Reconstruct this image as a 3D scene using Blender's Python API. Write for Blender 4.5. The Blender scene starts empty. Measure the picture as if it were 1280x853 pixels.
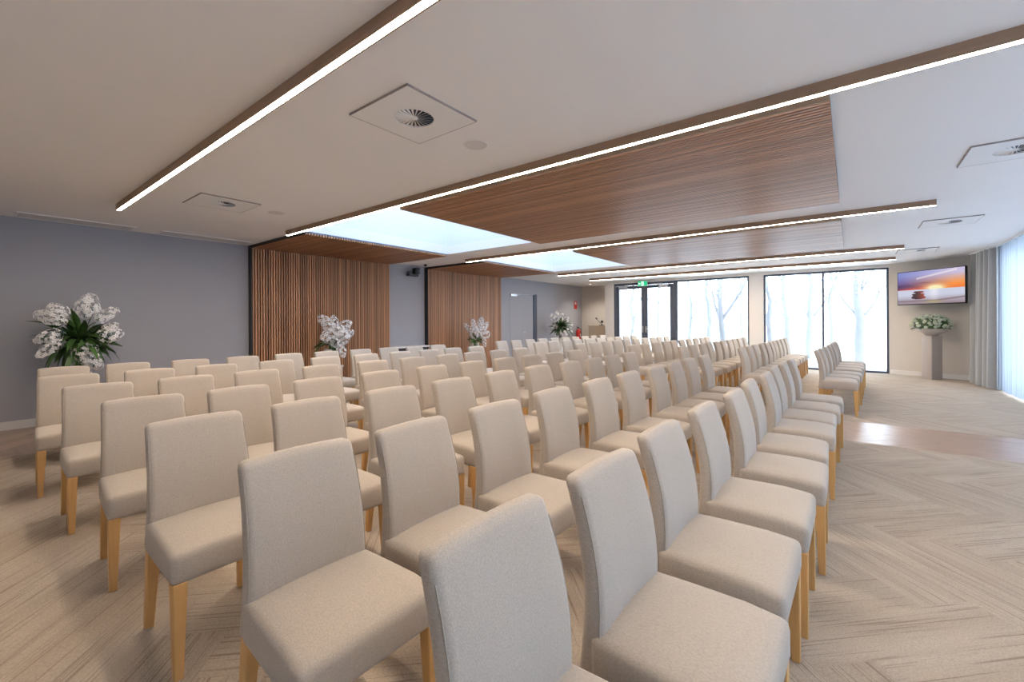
import bpy, bmesh, math, random
from mathutils import Vector, Matrix
random.seed(7)
S = bpy.context.scene
COL = S.collection
PI = math.pi

# ------------------------------------------------------------------ camera
FPX, YAW, PITCH, ROLL, CY, HC = 546.19, 0.6596, 0.001, -0.0057, 402.15, 1.28
H = 2.608                      # ceiling height
fw = Vector((-math.sin(YAW)*math.cos(PITCH), math.cos(YAW)*math.cos(PITCH), math.sin(PITCH)))
r0 = Vector((math.cos(YAW), math.sin(YAW), 0)); u0 = r0.cross(fw)
rt = r0*math.cos(ROLL) + u0*math.sin(ROLL); up = -r0*math.sin(ROLL) + u0*math.cos(ROLL)
cam = bpy.data.cameras.new('camera'); cam_o = bpy.data.objects.new('camera', cam); COL.objects.link(cam_o)
cam.sensor_fit = 'HORIZONTAL'; cam.sensor_width = 36; cam.lens = FPX*36/1280
cam.shift_y = (CY - 426.5)/1280
cam.clip_start = .02; cam.clip_end = 200
M3 = Matrix((rt, up, -fw)).transposed()
cam_o.matrix_world = Matrix.Translation((0, 0, HC)) @ M3.to_4x4()
S.camera = cam_o

def on(px, py, axis, val):
    """point where the sight line of photo pixel (px,py) meets the plane axis=val"""
    d = fw + rt*(px-640)/FPX - up*(py-CY)/FPX
    o = Vector((0, 0, HC)); t = (val-o[axis])/d[axis]
    return o + d*t

# ------------------------------------------------------------------ world, exposure
W = bpy.data.worlds.new('sky'); S.world = W; W.use_nodes = True
wn = W.node_tree.nodes; wn['Background'].inputs[0].default_value = (.71, .855, 1.0, 1)
wn['Background'].inputs[1].default_value = 7.5
S.view_settings.view_transform = 'Standard'; S.view_settings.look = 'None'
S.view_settings.exposure = 0.33; S.view_settings.gamma = 1; S.view_settings.use_curve_mapping = False
LED_STRENGTH = 82.0
LED_COLOR = (1.0, .82, .64)

def portal(loc, rot, sx, sy):
    l = bpy.data.lights.new('daylight_portal', 'AREA'); l.shape = 'RECTANGLE'; l.size = sx; l.size_y = sy
    l.cycles.is_portal = True
    o = bpy.data.objects.new('daylight_portal', l); COL.objects.link(o); o.location = loc; o.rotation_euler = rot
    return o
portal((-2.8, 13.95, 1.27), (-PI/2, 0, 0), 7.0, 2.5)
portal((2.55, 5.0, 1.27), (0, PI/2, 0), 2.5, 12.8)
portal((-5.115, 4.56, 4.05), (0, 0, 0), 2.1, 2.8)
portal((-5.115, 8.44, 4.05), (0, 0, 0), 2.1, 2.8)

# ------------------------------------------------------------------ materials
def mat(name, col, rough=.6, noise=None, bump=None, spec=.5, metal=0., sheen=0., vary=0., emit=None):
    m = bpy.data.materials.new(name); m.use_nodes = True
    nt = m.node_tree; b = nt.nodes['Principled BSDF']
    b.inputs['Base Color'].default_value = (*col, 1); b.inputs['Roughness'].default_value = rough
    b.inputs['Specular IOR Level'].default_value = spec; b.inputs['Metallic'].default_value = metal
    if sheen: b.inputs['Sheen Weight'].default_value = sheen
    tc = nt.nodes.new('ShaderNodeTexCoord')
    if noise:   # (scale xyz, amount)
        mp = nt.nodes.new('ShaderNodeMapping'); mp.inputs['Scale'].default_value = noise[0]
        nz = nt.nodes.new('ShaderNodeTexNoise'); nz.inputs['Scale'].default_value = 1; nz.inputs['Detail'].default_value = 3
        nt.links.new(tc.outputs['Object'], mp.inputs[0]); nt.links.new(mp.outputs[0], nz.inputs['Vector'])
        mx = nt.nodes.new('ShaderNodeMix'); mx.data_type = 'RGBA'
        a = noise[1]
        mx.inputs['A'].default_value = (*[max(0, c*(1-a)) for c in col], 1)
        mx.inputs['B'].default_value = (*[min(1, c*(1+a)) for c in col], 1)
        nt.links.new(nz.outputs['Fac'], mx.inputs['Factor'])
        out = mx.outputs['Result']
        if vary:
            oi = nt.nodes.new('ShaderNodeObjectInfo')
            hv = nt.nodes.new('ShaderNodeHueSaturation')
            mr = nt.nodes.new('ShaderNodeMapRange'); mr.inputs['To Min'].default_value = 1-vary; mr.inputs['To Max'].default_value = 1+vary
            nt.links.new(oi.outputs['Random'], mr.inputs['Value']); nt.links.new(mr.outputs[0], hv.inputs['Value'])
            nt.links.new(out, hv.inputs['Color']); out = hv.outputs[0]
            va = nt.nodes.new('ShaderNodeVectorMath'); va.operation = 'ADD'
            vs = nt.nodes.new('ShaderNodeVectorMath'); vs.operation = 'SCALE'; vs.inputs[0].default_value = (31, 17, 23)
            nt.links.new(oi.outputs['Random'], vs.inputs['Scale'])
            nt.links.new(mp.outputs[0], va.inputs[0]); nt.links.new(vs.outputs[0], va.inputs[1]); nt.links.new(va.outputs[0], nz.inputs['Vector'])
        nt.links.new(out, b.inputs['Base Color'])
    if bump:    # (scale, strength, distance)
        n2 = nt.nodes.new('ShaderNodeTexNoise'); n2.inputs['Scale'].default_value = bump[0]; n2.inputs['Detail'].default_value = 2
        bp = nt.nodes.new('ShaderNodeBump'); bp.inputs['Strength'].default_value = bump[1]; bp.inputs['Distance'].default_value = bump[2]
        nt.links.new(tc.outputs['Object'], n2.inputs['Vector']); nt.links.new(n2.outputs['Fac'], bp.inputs['Height'])
        nt.links.new(bp.outputs[0], b.inputs['Normal'])
    if emit:
        b.inputs['Emission Color'].default_value = (*emit[0], 1); b.inputs['Emission Strength'].default_value = emit[1]
    return m

M = {}
M['ceiling'] = mat('ceiling_paint', (.89, .87, .855), .9, ((1.2, 1.2, 1.2), .02), spec=.2)
M['wall_grey'] = mat('grey_paint', (.385, .39, .425), .85, ((3, 3, 3), .03), (60, .05, .002), spec=.25)
M['wall_cream'] = mat('cream_paint', (.68, .63, .57), .85, ((3, 3, 3), .03), spec=.25)
M['white'] = mat('white_paint', (.78, .78, .78), .6, ((4, 4, 4), .02), spec=.3)
M['trim'] = mat('trim_paint', (.79, .77, .745), .5, ((4, 4, 4), .02))
M['shaft'] = mat('shaft_plaster', (.82, .84, .87), .9, ((2, 2, 2), .02), spec=.1)
M['fabric'] = mat('beige_weave', (.47, .415, .355), .95, ((140, 320, 320), .3), (700, .35, .002), spec=.15, sheen=.25)
M['seam'] = mat('beige_piping', (.42, .37, .31), .95, ((300, 300, 300), .2), spec=.1)
M['beech'] = mat('beech_wood', (.62, .36, .135), .42, ((25, 25, 2.2), .22), spec=.45, vary=.08)
M['slat'] = mat('cedar_slat', (.44, .225, .115), .45, ((60, 60, 1.6), .38), spec=.4, vary=.28)
M['slat_x'] = mat('cedar_slat_lengthwise', (.44, .225, .115), .4, ((1.6, 60, 60), .38), spec=.5, vary=.25)
M['lit_edge_wood'] = mat('lamplit_edging', (.50, .37, .26), .5, ((1.6, 60, 60), .2))  # slat wood painted paler, standing for glow from the light bar
M['dark'] = mat('dark_backing', (.022, .013, .009), .8, ((10, 10, 10), .2))
M['bronze'] = mat('brown_profile', (.34, .22, .145), .5, ((2, 60, 60), .2))
M['black'] = mat('black_plastic', (.012, .012, .014), .4, ((30, 30, 30), .2))
M['frame'] = mat('slate_frame', (.075, .09, .125), .45, ((20, 20, 20), .1))
M['chrome'] = mat('brushed_metal', (.6, .6, .62), .3, ((5, 90, 5), .1), metal=1)
M['edge'] = mat('blue_grey_edge', (.12, .16, .23), .5, ((20, 20, 20), .1))
M['vent'] = mat('vent_enamel', (.85, .835, .82), .6, ((5, 5, 5), .02))
M['grille'] = mat('grille_enamel', (.62, .60, .58), .6, ((5, 5, 5), .03))
M['gap'] = mat('shadow_gap', (.36, .32, .30), .9, ((5, 5, 5), .05))
M['speaker_mesh'] = mat('speaker_mesh', (.72, .69, .67), .8, ((300, 300, 300), .1))
M['stone'] = mat('stone_pedestal', (.43, .37, .33), .7, ((70, 70, 70), .25), (120, .2, .002))
M['bowl'] = mat('clay_bowl', (.50, .44, .40), .55, ((12, 12, 12), .06))
M['vase'] = mat('white_vase', (.72, .70, .68), .4, ((8, 8, 8), .03))
M['leaf'] = mat('dark_leaf', (.055, .12, .03), .4, ((14, 14, 14), .5), vary=.5)
M['leaf_grey'] = mat('grey_green_leaf', (.16, .22, .17), .6, ((14, 14, 14), .3), vary=.3)
M['petal'] = mat('white_petal', (.92, .91, .91), .6, ((40, 40, 40), .06), spec=.2, vary=.05)
M['petal_green'] = mat('pale_green_petal', (.66, .70, .56), .65, ((60, 60, 60), .25), spec=.2, vary=.15)
M['red'] = mat('red_enamel', (.55, .018, .02), .35, ((8, 8, 8), .05))
M['lectern'] = mat('pale_oak', (.52, .42, .31), .5, ((30, 30, 2), .08))
M['drape'] = mat('grey_drape', (.40, .415, .43), .9, ((60, 60, 60), .1), (400, .2, .002), spec=.1, sheen=.2)
M['bark'] = mat('pale_bark', (.26, .265, .28), .9, ((9, 9, 3), .15))
M['snow'] = mat('pale_gravel', (.80, .80, .80), .95, ((4, 4, 4), .04))
M['sub'] = mat('screed', (.3, .27, .24), .9, ((6, 6, 6), .1))
M['vinyl'] = mat('timber_vinyl', (.38, .265, .195), .3, ((1.4, 26, 8), .33), spec=.5, vary=.38)
M['led'] = mat('led_diffuser', (.9, .9, .9), .5, ((3, 3, 3), .01), emit=(LED_COLOR, LED_STRENGTH))
M['downlight'] = mat('downlight_lens', (.9, .9, .9), .5, ((3, 3, 3), .01), emit=((1, .92, .8), 4))

def glass_mat(name, tint, gloss):
    m = bpy.data.materials.new(name); m.use_nodes = True; nt = m.node_tree; nt.nodes.clear()
    o = nt.nodes.new('ShaderNodeOutputMaterial'); mx = nt.nodes.new('ShaderNodeMixShader')
    t = nt.nodes.new('ShaderNodeBsdfTransparent'); t.inputs[0].default_value = (*tint, 1)
    g = nt.nodes.new('ShaderNodeBsdfGlossy'); g.inputs['Roughness'].default_value = .02
    mx.inputs[0].default_value = gloss
    nt.links.new(t.outputs[0], mx.inputs[1]); nt.links.new(g.outputs[0], mx.inputs[2]); nt.links.new(mx.outputs[0], o.inputs[0])
    return m
M['skyglass'] = glass_mat('dimming_skylight_glass', (.62, .65, .70), .05)  # tint added only to dim the daylight coming down the shafts
M['glass'] = glass_mat('window_glass', (.96, .97, .98), .05)
def sheer_mat():
    m = bpy.data.materials.new('sheer_voile'); m.use_nodes = True; nt = m.node_tree; nt.nodes.clear()
    o = nt.nodes.new('ShaderNodeOutputMaterial'); mx = nt.nodes.new('ShaderNodeMixShader'); m2 = nt.nodes.new('ShaderNodeMixShader')
    t = nt.nodes.new('ShaderNodeBsdfTransparent'); tl = nt.nodes.new('ShaderNodeBsdfTranslucent'); df = nt.nodes.new('ShaderNodeBsdfDiffuse')
    tc = nt.nodes.new('ShaderNodeTexCoord'); nz = nt.nodes.new('ShaderNodeTexNoise'); nz.inputs['Scale'].default_value = 300
    cr = nt.nodes.new('ShaderNodeValToRGB'); cr.color_ramp.elements[0].color = (.29, .325, .385, 1); cr.color_ramp.elements[1].color = (.36, .395, .455, 1)
    nt.links.new(tc.outputs['Object'], nz.inputs['Vector']); nt.links.new(nz.outputs['Fac'], cr.inputs[0])
    nt.links.new(cr.outputs[0], tl.inputs[0]); nt.links.new(cr.outputs[0], df.inputs[0])
    m2.inputs[0].default_value = .35; mx.inputs[0].default_value = .96
    nt.links.new(tl.outputs[0], m2.inputs[1]); nt.links.new(df.outputs[0], m2.inputs[2])
    nt.links.new(t.outputs[0], mx.inputs[1]); nt.links.new(m2.outputs[0], mx.inputs[2]); nt.links.new(mx.outputs[0], o.inputs[0])
    return m
M['sheer'] = sheer_mat()
def carpet_mat():
    m = bpy.data.materials.new('striated_carpet'); m.use_nodes = True; nt = m.node_tree; b = nt.nodes['Principled BSDF']
    b.inputs['Roughness'].default_value = 1; b.inputs['Specular IOR Level'].default_value = .1
    N = nt.nodes.new; L = nt.links.new
    uv = N('ShaderNodeTexCoord'); oi = N('ShaderNodeObjectInfo')
    vs = N('ShaderNodeVectorMath'); vs.operation = 'SCALE'; vs.inputs[0].default_value = (37, 91, 13); L(oi.outputs['Random'], vs.inputs['Scale'])
    va = N('ShaderNodeVectorMath'); va.operation = 'ADD'; L(uv.outputs['UV'], va.inputs[0]); L(vs.outputs[0], va.inputs[1])
    def nz(scale, det=2):
        mp = N('ShaderNodeMapping'); mp.inputs['Scale'].default_value = scale; L(va.outputs[0], mp.inputs[0])
        n = N('ShaderNodeTexNoise'); n.inputs['Scale'].default_value = 1; n.inputs['Detail'].default_value = det; L(mp.outputs[0], n.inputs['Vector']); return n.outputs['Fac']
    streak = N('ShaderNodeMapRange'); streak.inputs['From Min'].default_value = .575; streak.inputs['From Max'].default_value = .66
    L(nz((1.7, 120, 1)), streak.inputs['Value'])
    band = nz((.9, 7, 1), 1); pile = nz((160, 160, 1), 1)
    base = N('ShaderNodeValToRGB'); e = base.color_ramp.elements
    e[0].position = .3; e[0].color = (.425, .355, .285, 1); e[1].position = .7; e[1].color = (.49, .42, .345, 1)
    L(band, base.inputs[0])
    m1 = N('ShaderNodeMix'); m1.data_type = 'RGBA'; m1.blend_type = 'MULTIPLY'
    pr = N('ShaderNodeMapRange'); pr.inputs['To Min'].default_value = .72; pr.inputs['To Max'].default_value = 1.25; L(pile, pr.inputs['Value'])
    m1.inputs['Factor'].default_value = 1; L(base.outputs[0], m1.inputs['A']); L(pr.outputs[0], m1.inputs['B'])
    m2 = N('ShaderNodeMix'); m2.data_type = 'RGBA'; m2.inputs['B'].default_value = (.15, .108, .078, 1)
    sc = N('ShaderNodeMath'); sc.operation = 'MULTIPLY'; sc.inputs[1].default_value = .5; L(streak.outputs[0], sc.inputs[0])
    L(sc.outputs[0], m2.inputs['Factor']); L(m1.outputs['Result'], m2.inputs['A']); L(m2.outputs['Result'], b.inputs['Base Color'])
    bp = N('ShaderNodeBump'); bp.inputs['Strength'].default_value = .5; bp.inputs['Distance'].default_value = .004; L(pile, bp.inputs['Height']); L(bp.outputs[0], b.inputs['Normal'])
    return m
M['carpet'] = carpet_mat()
def picture_mat(name, strength):
    m = bpy.data.materials.new(name); m.use_nodes = True; nt = m.node_tree; b = nt.nodes['Principled BSDF']
    a = nt.nodes.new('ShaderNodeVertexColor'); a.layer_name = 'picture'
    nt.links.new(a.outputs[0], b.inputs['Emission Color']); b.inputs['Emission Strength'].default_value = strength
    b.inputs['Base Color'].default_value = (.01, .01, .01, 1); b.inputs['Roughness'].default_value = .25
    return m
M['screen'] = picture_mat('lit_screen', .72); M['exit'] = picture_mat('lit_exit_sign', 1.0)

# ------------------------------------------------------------------ mesh helpers
def bx(bm, x0, x1, y0, y1, z0, z1):
    v = [bm.verts.new((x, y, z)) for z in (z0, z1) for y in (y0, y1) for x in (x0, x1)]
    for f in ((0, 2, 3, 1), (4, 5, 7, 6), (0, 1, 5, 4), (2, 6, 7, 3), (0, 4, 6, 2), (1, 3, 7, 5)):
        bm.faces.new([v[i] for i in f])
    return v
def tube(bm, pts, rad, seg=8, cap=True):
    pts = [Vector(p) for p in pts]; n = len(pts)
    if not isinstance(rad, (list, tuple)): rad = [rad]*n
    rings = []; ref = None
    for i, p in enumerate(pts):
        d = (pts[min(i+1, n-1)]-pts[max(i-1, 0)]).normalized()
        if ref is None or abs(ref.dot(d)) > .95: ref = Vector((0, 0, 1)) if abs(d.z) < .9 else Vector((1, 0, 0))
        a = d.cross(ref).normalized(); b = d.cross(a)
        rings.append([bm.verts.new(p+(a*math.cos(2*PI*k/seg)+b*math.sin(2*PI*k/seg))*rad[i]) for k in range(seg)])
    for i in range(n-1):
        for k in range(seg):
            bm.faces.new((rings[i][k], rings[i][(k+1) % seg], rings[i+1][(k+1) % seg], rings[i+1][k]))
    if cap:
        bm.faces.new(rings[0][::-1]); bm.faces.new(rings[-1])
def lathe(bm, prof, c=(0, 0, 0), seg=24):
    rings = []
    for r, z in prof:
        rings.append([bm.verts.new((c[0]+r*math.cos(2*PI*k/seg), c[1]+r*math.sin(2*PI*k/seg), c[2]+z)) for k in range(seg)])
    for i in range(len(prof)-1):
        for k in range(seg):
            bm.faces.new((rings[i][k], rings[i][(k+1) % seg], rings[i+1][(k+1) % seg], rings[i+1][k]))
    bm.faces.new(rings[0][::-1]); bm.faces.new(rings[-1])
def mesh(name, bm, m, smooth=None):
    bmesh.ops.recalc_face_normals(bm, faces=bm.faces)
    me = bpy.data.meshes.new(name); bm.to_mesh(me); bm.free()
    me.materials.append(M[m] if isinstance(m, str) else m)
    if smooth is not None:
        me.polygons.foreach_set('use_smooth', [True]*len(me.polygons))
        me.set_sharp_from_angle(angle=math.radians(smooth))
    return me
def obj(name, me, parent=None, loc=(0, 0, 0), rot=(0, 0, 0)):
    o = bpy.data.objects.new(name, me); COL.objects.link(o); o.parent = parent; o.location = loc; o.rotation_euler = rot
    return o
def boxobj(name, m, parent, *b):
    bm = bmesh.new(); bx(bm, *b); return obj(name, mesh(name, bm, m), parent)
def tag(o, label=None, cat=None, group=None, kind=None):
    if label: o['label'] = label
    if cat: o['category'] = cat
    if group: o['group'] = group
    if kind: o['kind'] = kind
    return o
def thing(name, label, cat, loc=(0, 0, 0), rz=0, group=None, kind=None):
    o = obj(name, None, None, loc, (0, 0, rz)); o.empty_display_size = .1
    return tag(o, label, cat, group, kind)
def struct(name, boxes, m, label, parent=None):
    bm = bmesh.new()
    for b in boxes: bx(bm, *b)
    return tag(obj(name, mesh(name, bm, m), parent), label, kind='structure')
def rbox(x0, x1, y0, y1, z0, z1, r, seg=3, cuts=()):
    bm = bmesh.new(); bx(bm, x0, x1, y0, y1, z0, z1)
    bmesh.ops.bevel(bm, geom=bm.edges[:], offset=r, segments=seg, profile=.5, affect='EDGES')
    for ax, v in cuts:
        no = [0, 0, 0]; no[ax] = 1; co = [0, 0, 0]; co[ax] = v
        bmesh.ops.bisect_plane(bm, geom=bm.verts[:]+bm.edges[:]+bm.faces[:], plane_co=co, plane_no=no)
    return bm

# ------------------------------------------------------------------ room shell
XL, YW, XR, YN, YB = -8.124, 13.678, 2.25, 14.83, -2.2
# ceiling with two skylight openings
SX0, SX1 = -6.20, -4.03
SK = [(SX0, SX1, 3.15, 5.97), (SX0, SX1, 7.05, 9.83)]
cz0, cz1 = H, H+.16
struct('ceiling', [
    (XL-.2, XR+.2, YB-.2, 3.15, cz0, cz1), (XL-.2, SX0, 3.15, 9.83, cz0, cz1), (SX1, XR+.2, 3.15, 9.83, cz0, cz1),
    (SX0, SX1, 5.97, 7.05, cz0, cz1), (XL-.2, XR+.2, 9.83, YN+.2, cz0, cz1)], 'ceiling', 'flat white plaster ceiling with long light bars and two skylights')
DY0, DY1, DZ = 10.36, 11.81, 2.17
struct('wall_left', [(XL-.2, XL, YB-.2, DY0, 0, H), (XL-.2, XL, DY1, YN+.2, 0, H), (XL-.2, XL, DY0, DY1, DZ, H)], 'wall_grey', 'blue grey painted side wall with timber slat panels')
struct('wall_rear', [(XL, XR+.2, YB-.2, YB, 0, H)], 'wall_cream', 'plain wall behind the viewer')
struct('wall_nook', [(XL, -6.4, YN, YN+.2, 0, H)], 'wall_cream', 'beige wall at the back of the lectern corner')
struct('wall_back', [(-6.6, -6.28, YW, YN, 0, H), (-6.28, -2.24, YW, YW+.25, 2.53, H), (-2.24, -1.89, YW, YW+.25, 0, H),
                     (-1.89, .72, YW, YW+.25, 2.53, H), (.72, 1.0, YW, YW+.25, 0, H)], 'trim', 'pale end wall with floor to ceiling glazing')
# angled wall carrying the television
A = Vector((.72, 13.68, 0)); B = Vector((2.3, 12.95, 0)); ang = math.atan2(B.y-A.y, B.x-A.x); tl = (B-A).length
tw = struct('wall_angled', [(0, tl, 0, .2, 0, H)], 'wall_cream', 'short cream wall set at an angle behind the television')
tw.location = A; tw.rotation_euler.z = ang
struct('wall_right', [(XR, XR+.2, YB, -1.4, 0, H), (XR, XR+.2, 11.45, 13.2, 0, H), (XR, XR+.2, -1.4, 11.45, 2.52, H)], 'wall_cream', 'curtained side wall with wide windows')
# skirting
struct('baseboard_left', [(XL, XL+.018, YB, 3.13, 0, .10), (XL, XL+.018, 5.95, 7.03, 0, .10), (XL, XL+.018, 9.83, DY0, 0, .10), (XL, XL+.018, DY1, YN, 0, .10)], 'trim', 'white skirting board along the grey wall')
bb = struct('baseboard_angled', [(.02, tl, -.018, 0, 0, .10)], 'trim', 'cream skirting board under the television wall'); bb.location = A; bb.rotation_euler.z = ang
struct('baseboard_nook', [(XL+.02, -6.6, YN-.018, YN, 0, .10)], 'trim', 'pale skirting board in the lectern corner')

# door in the left wall
d = thing('door_1', 'flush grey door with a closer in the blue grey wall', None, (XL, DY0, 0), kind='structure')
boxobj('door_leaf', 'wall_grey', d, -.08, -.035, .02, 1.27, .01, DZ-.03)
boxobj('door_frame', 'frame', d, -.12, .004, 1.29, DY1-DY0, 0, DZ)
boxobj('door_frame', 'wall_grey', d, -.12, .004, 0, .018, 0, DZ)
boxobj('door_frame', 'wall_grey', d, -.12, .004, .018, 1.29, DZ-.025, DZ)
bm = bmesh.new(); bx(bm, -.035, .02, .05, .36, DZ-.10, DZ-.04); bx(bm, -.02, .0, .2, .55, DZ-.035, DZ-.02); obj('door_closer', mesh('door_closer', bm, 'chrome'), d)
bm = bmesh.new(); tube(bm, [(-.035, .76, .95), (.03, .76, .95), (.03, .64, .95)], .011); lathe(bm, [(.028, 0), (.028, .01)], (0, 0, 0), 12)
obj('door_handle', mesh('door_handle', bm, 'chrome', 40), d)

# glazing
def glazing(name, label, x0, x1, z1, bars, fr=.045, y=YW+.05, d=.09):
    w = thing(name, label, None, ((x0+x1)/2, y, 0), kind='structure'); c = (x0+x1)/2
    boxobj('window_frame', 'frame', w, x0-c, x0-c+fr, 0, d, 0, z1); boxobj('window_frame', 'frame', w, x1-c-fr, x1-c, 0, d, 0, z1)
    boxobj('window_frame', 'frame', w, x0-c+fr, x1-c-fr, 0, d, 0, fr); boxobj('window_frame', 'frame', w, x0-c+fr, x1-c-fr, 0, d, z1-fr, z1)
    xs = [x0]+list(bars)+[x1]
    for b in bars: boxobj('mullion', 'frame', w, b-c-fr/2, b-c+fr/2, 0, d, fr, z1-fr)
    for i in range(len(xs)-1): boxobj('pane', 'glass', w, xs[i]-c+fr/2, xs[i+1]-c-fr/2, d/2-.004, d/2+.004, fr, z1-fr)
    return w
glazing('window_1', 'single tall window pane beside the glass double doors', -4.26, -2.24, 2.53, [])
glazing('window_2', 'two tall window panes between pale pillar and television wall', -1.89, .72, 2.53, [-.56])
dd = thing('door_2', 'glazed double doors with slate grey frames under the exit sign', None, (-5.27, YW+.02, 0), kind='structure')
c = 5.27
boxobj('door_frame', 'frame', dd, -6.28+c, -6.22+c, 0, .1, 0, 2.53); boxobj('door_frame', 'frame', dd, -4.32+c, -4.26+c, 0, .1, 0, 2.53); boxobj('door_frame', 'frame', dd, -6.22+c, -4.32+c, 0, .1, 2.45, 2.53)
for s, (a, b2) in enumerate(((-6.21, -5.247), (-5.243, -4.33))):
    a += c; b2 += c
    lf = boxobj('door_leaf', 'frame', dd, a, a+.10, .02, .07, .01, 2.44)
    for q in ((b2-.10, b2, .01, 2.44), (a+.10, b2-.10, .01, .12), (a+.10, b2-.10, 2.34, 2.44)):
        boxobj('leaf_rail', 'frame', lf, q[0], q[1], .02, .07, q[2], q[3])
    boxobj('pane', 'glass', lf, a+.10, b2-.10, .04, .05, .12, 2.34)
    hx = b2-.05 if s == 0 else a+.05
    bm = bmesh.new(); bx(bm, hx-.02, hx+.02, .0, .02, .92, 1.12); tube(bm, [(hx, .0, 1.03), (hx, -.05, 1.03), (hx+(-.12 if s == 0 else .12), -.05, 1.03)], .011)
    obj('door_handle', mesh('door_handle', bm, 'chrome', 40), lf)
    x0 = a+.12 if s == 0 else b2-.42
    bm = bmesh.new(); bx(bm, x0, x0+.28, -.05, .02, 2.36, 2.42); obj('door_closer', mesh('door_closer', bm, 'chrome'), lf)
    bm = bmesh.new(); bx(bm, x0+(.2 if s == 0 else -.3), x0+(.6 if s == 0 else .1), -.04, -.02, 2.455, 2.475); obj('closer_arm', mesh('closer_arm', bm, 'chrome'), lf)
# side windows behind the sheers
w = thing('window_3', 'wide bank of side windows behind the sheer curtains', None, (XR+.06, 7.22, 0), kind='structure')
for i in range(7): boxobj('mullion', 'frame', w, 0, .08, -8.62+2.1317*i, -8.56+2.1317*i, 0, 2.52)
boxobj('window_frame', 'frame', w, 0, .08, -8.56, 4.17, 0, .05); boxobj('window_frame', 'frame', w, 0, .08, -8.56, 4.17, 2.47, 2.52)
for i in range(6): boxobj('pane', 'glass', w, .036, .044, -8.56+2.1317*i, -8.62+2.1317*(i+1), .05, 2.47)
# skylight shafts
for n, (x0, x1, y0, y1) in enumerate(SK):
    cx, cy = (x0+x1)/2, (y0+y1)/2; hx, hy = (x1-x0)/2, (y1-y0)/2
    s = thing('window_%d' % (4+n), ('nearer' if n == 0 else 'farther')+' skylight shaft between the slatted timber ceiling panels', None, (cx, cy, cz1), kind='structure')
    t, hh = .1, 1.25
    boxobj('shaft_wall', 'shaft', s, -hx-t, -hx, -hy-t, hy+t, 0, hh); boxobj('shaft_wall', 'shaft', s, hx, hx+t, -hy-t, hy+t, 0, hh)
    boxobj('shaft_wall', 'shaft', s, -hx, hx, -hy-t, -hy, 0, hh); boxobj('shaft_wall', 'shaft', s, -hx, hx, hy, hy+t, 0, hh)
    boxobj('pane', 'skyglass', s, -hx, hx, -hy, hy, hh-.03, hh-.015)

# outside ground
g_ = struct('ground', [(-40, 40, YW+.5, 60, -.15, -.05), (XR+.6, 40, -30, YW+.5, -.15, -.05)], 'snow', 'pale ground outside the windows')

# ------------------------------------------------------------------ floor
floor = struct('floor', [(XL-.2, XR+.2, YB-.2, YN+.2, -.12, -.006)], 'sub', 'carpeted floor with a timber look aisle')
XT, YA0, YA1 = -6.45, 5.85, 7.0
def herring(Wd, Ln, x0, x1, y0, y1):
    out = []; r2 = math.sqrt(.5); N = int(40/Ln)+2
    for n in range(-N, N):
        for m in range(-int(60/Wd), int(60/Wd)):
            u, v = m*Wd+n*Ln, m*Wd-n*Ln
            for k in (0, 1):
                cu, cv = (u+Ln/2, v+Wd/2) if k == 0 else (u+Ln+Wd/2, v+Wd-Ln/2)
                x, y = (cu+cv)*r2 - 4, (cv-cu)*r2 + .537
                if x0-.6 < x < x1+.6 and y0-.6 < y < y1+.6:
                    out.append((x, y, -PI/4 if k == 0 else PI/4))
    return out
def tile_mesh(name, Ln, Wd, m, gap):
    bm = bmesh.new(); a, b = Ln/2-gap, Wd/2-gap
    v = bx(bm, -a, a, -b, b, -.006, 0)
    uvl = bm.loops.layers.uv.new('UVMap')
    for f in bm.faces:
        for l in f.loops: l[uvl].uv = (l.vert.co.x, l.vert.co.y)
    return mesh(name, bm, m)
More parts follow.
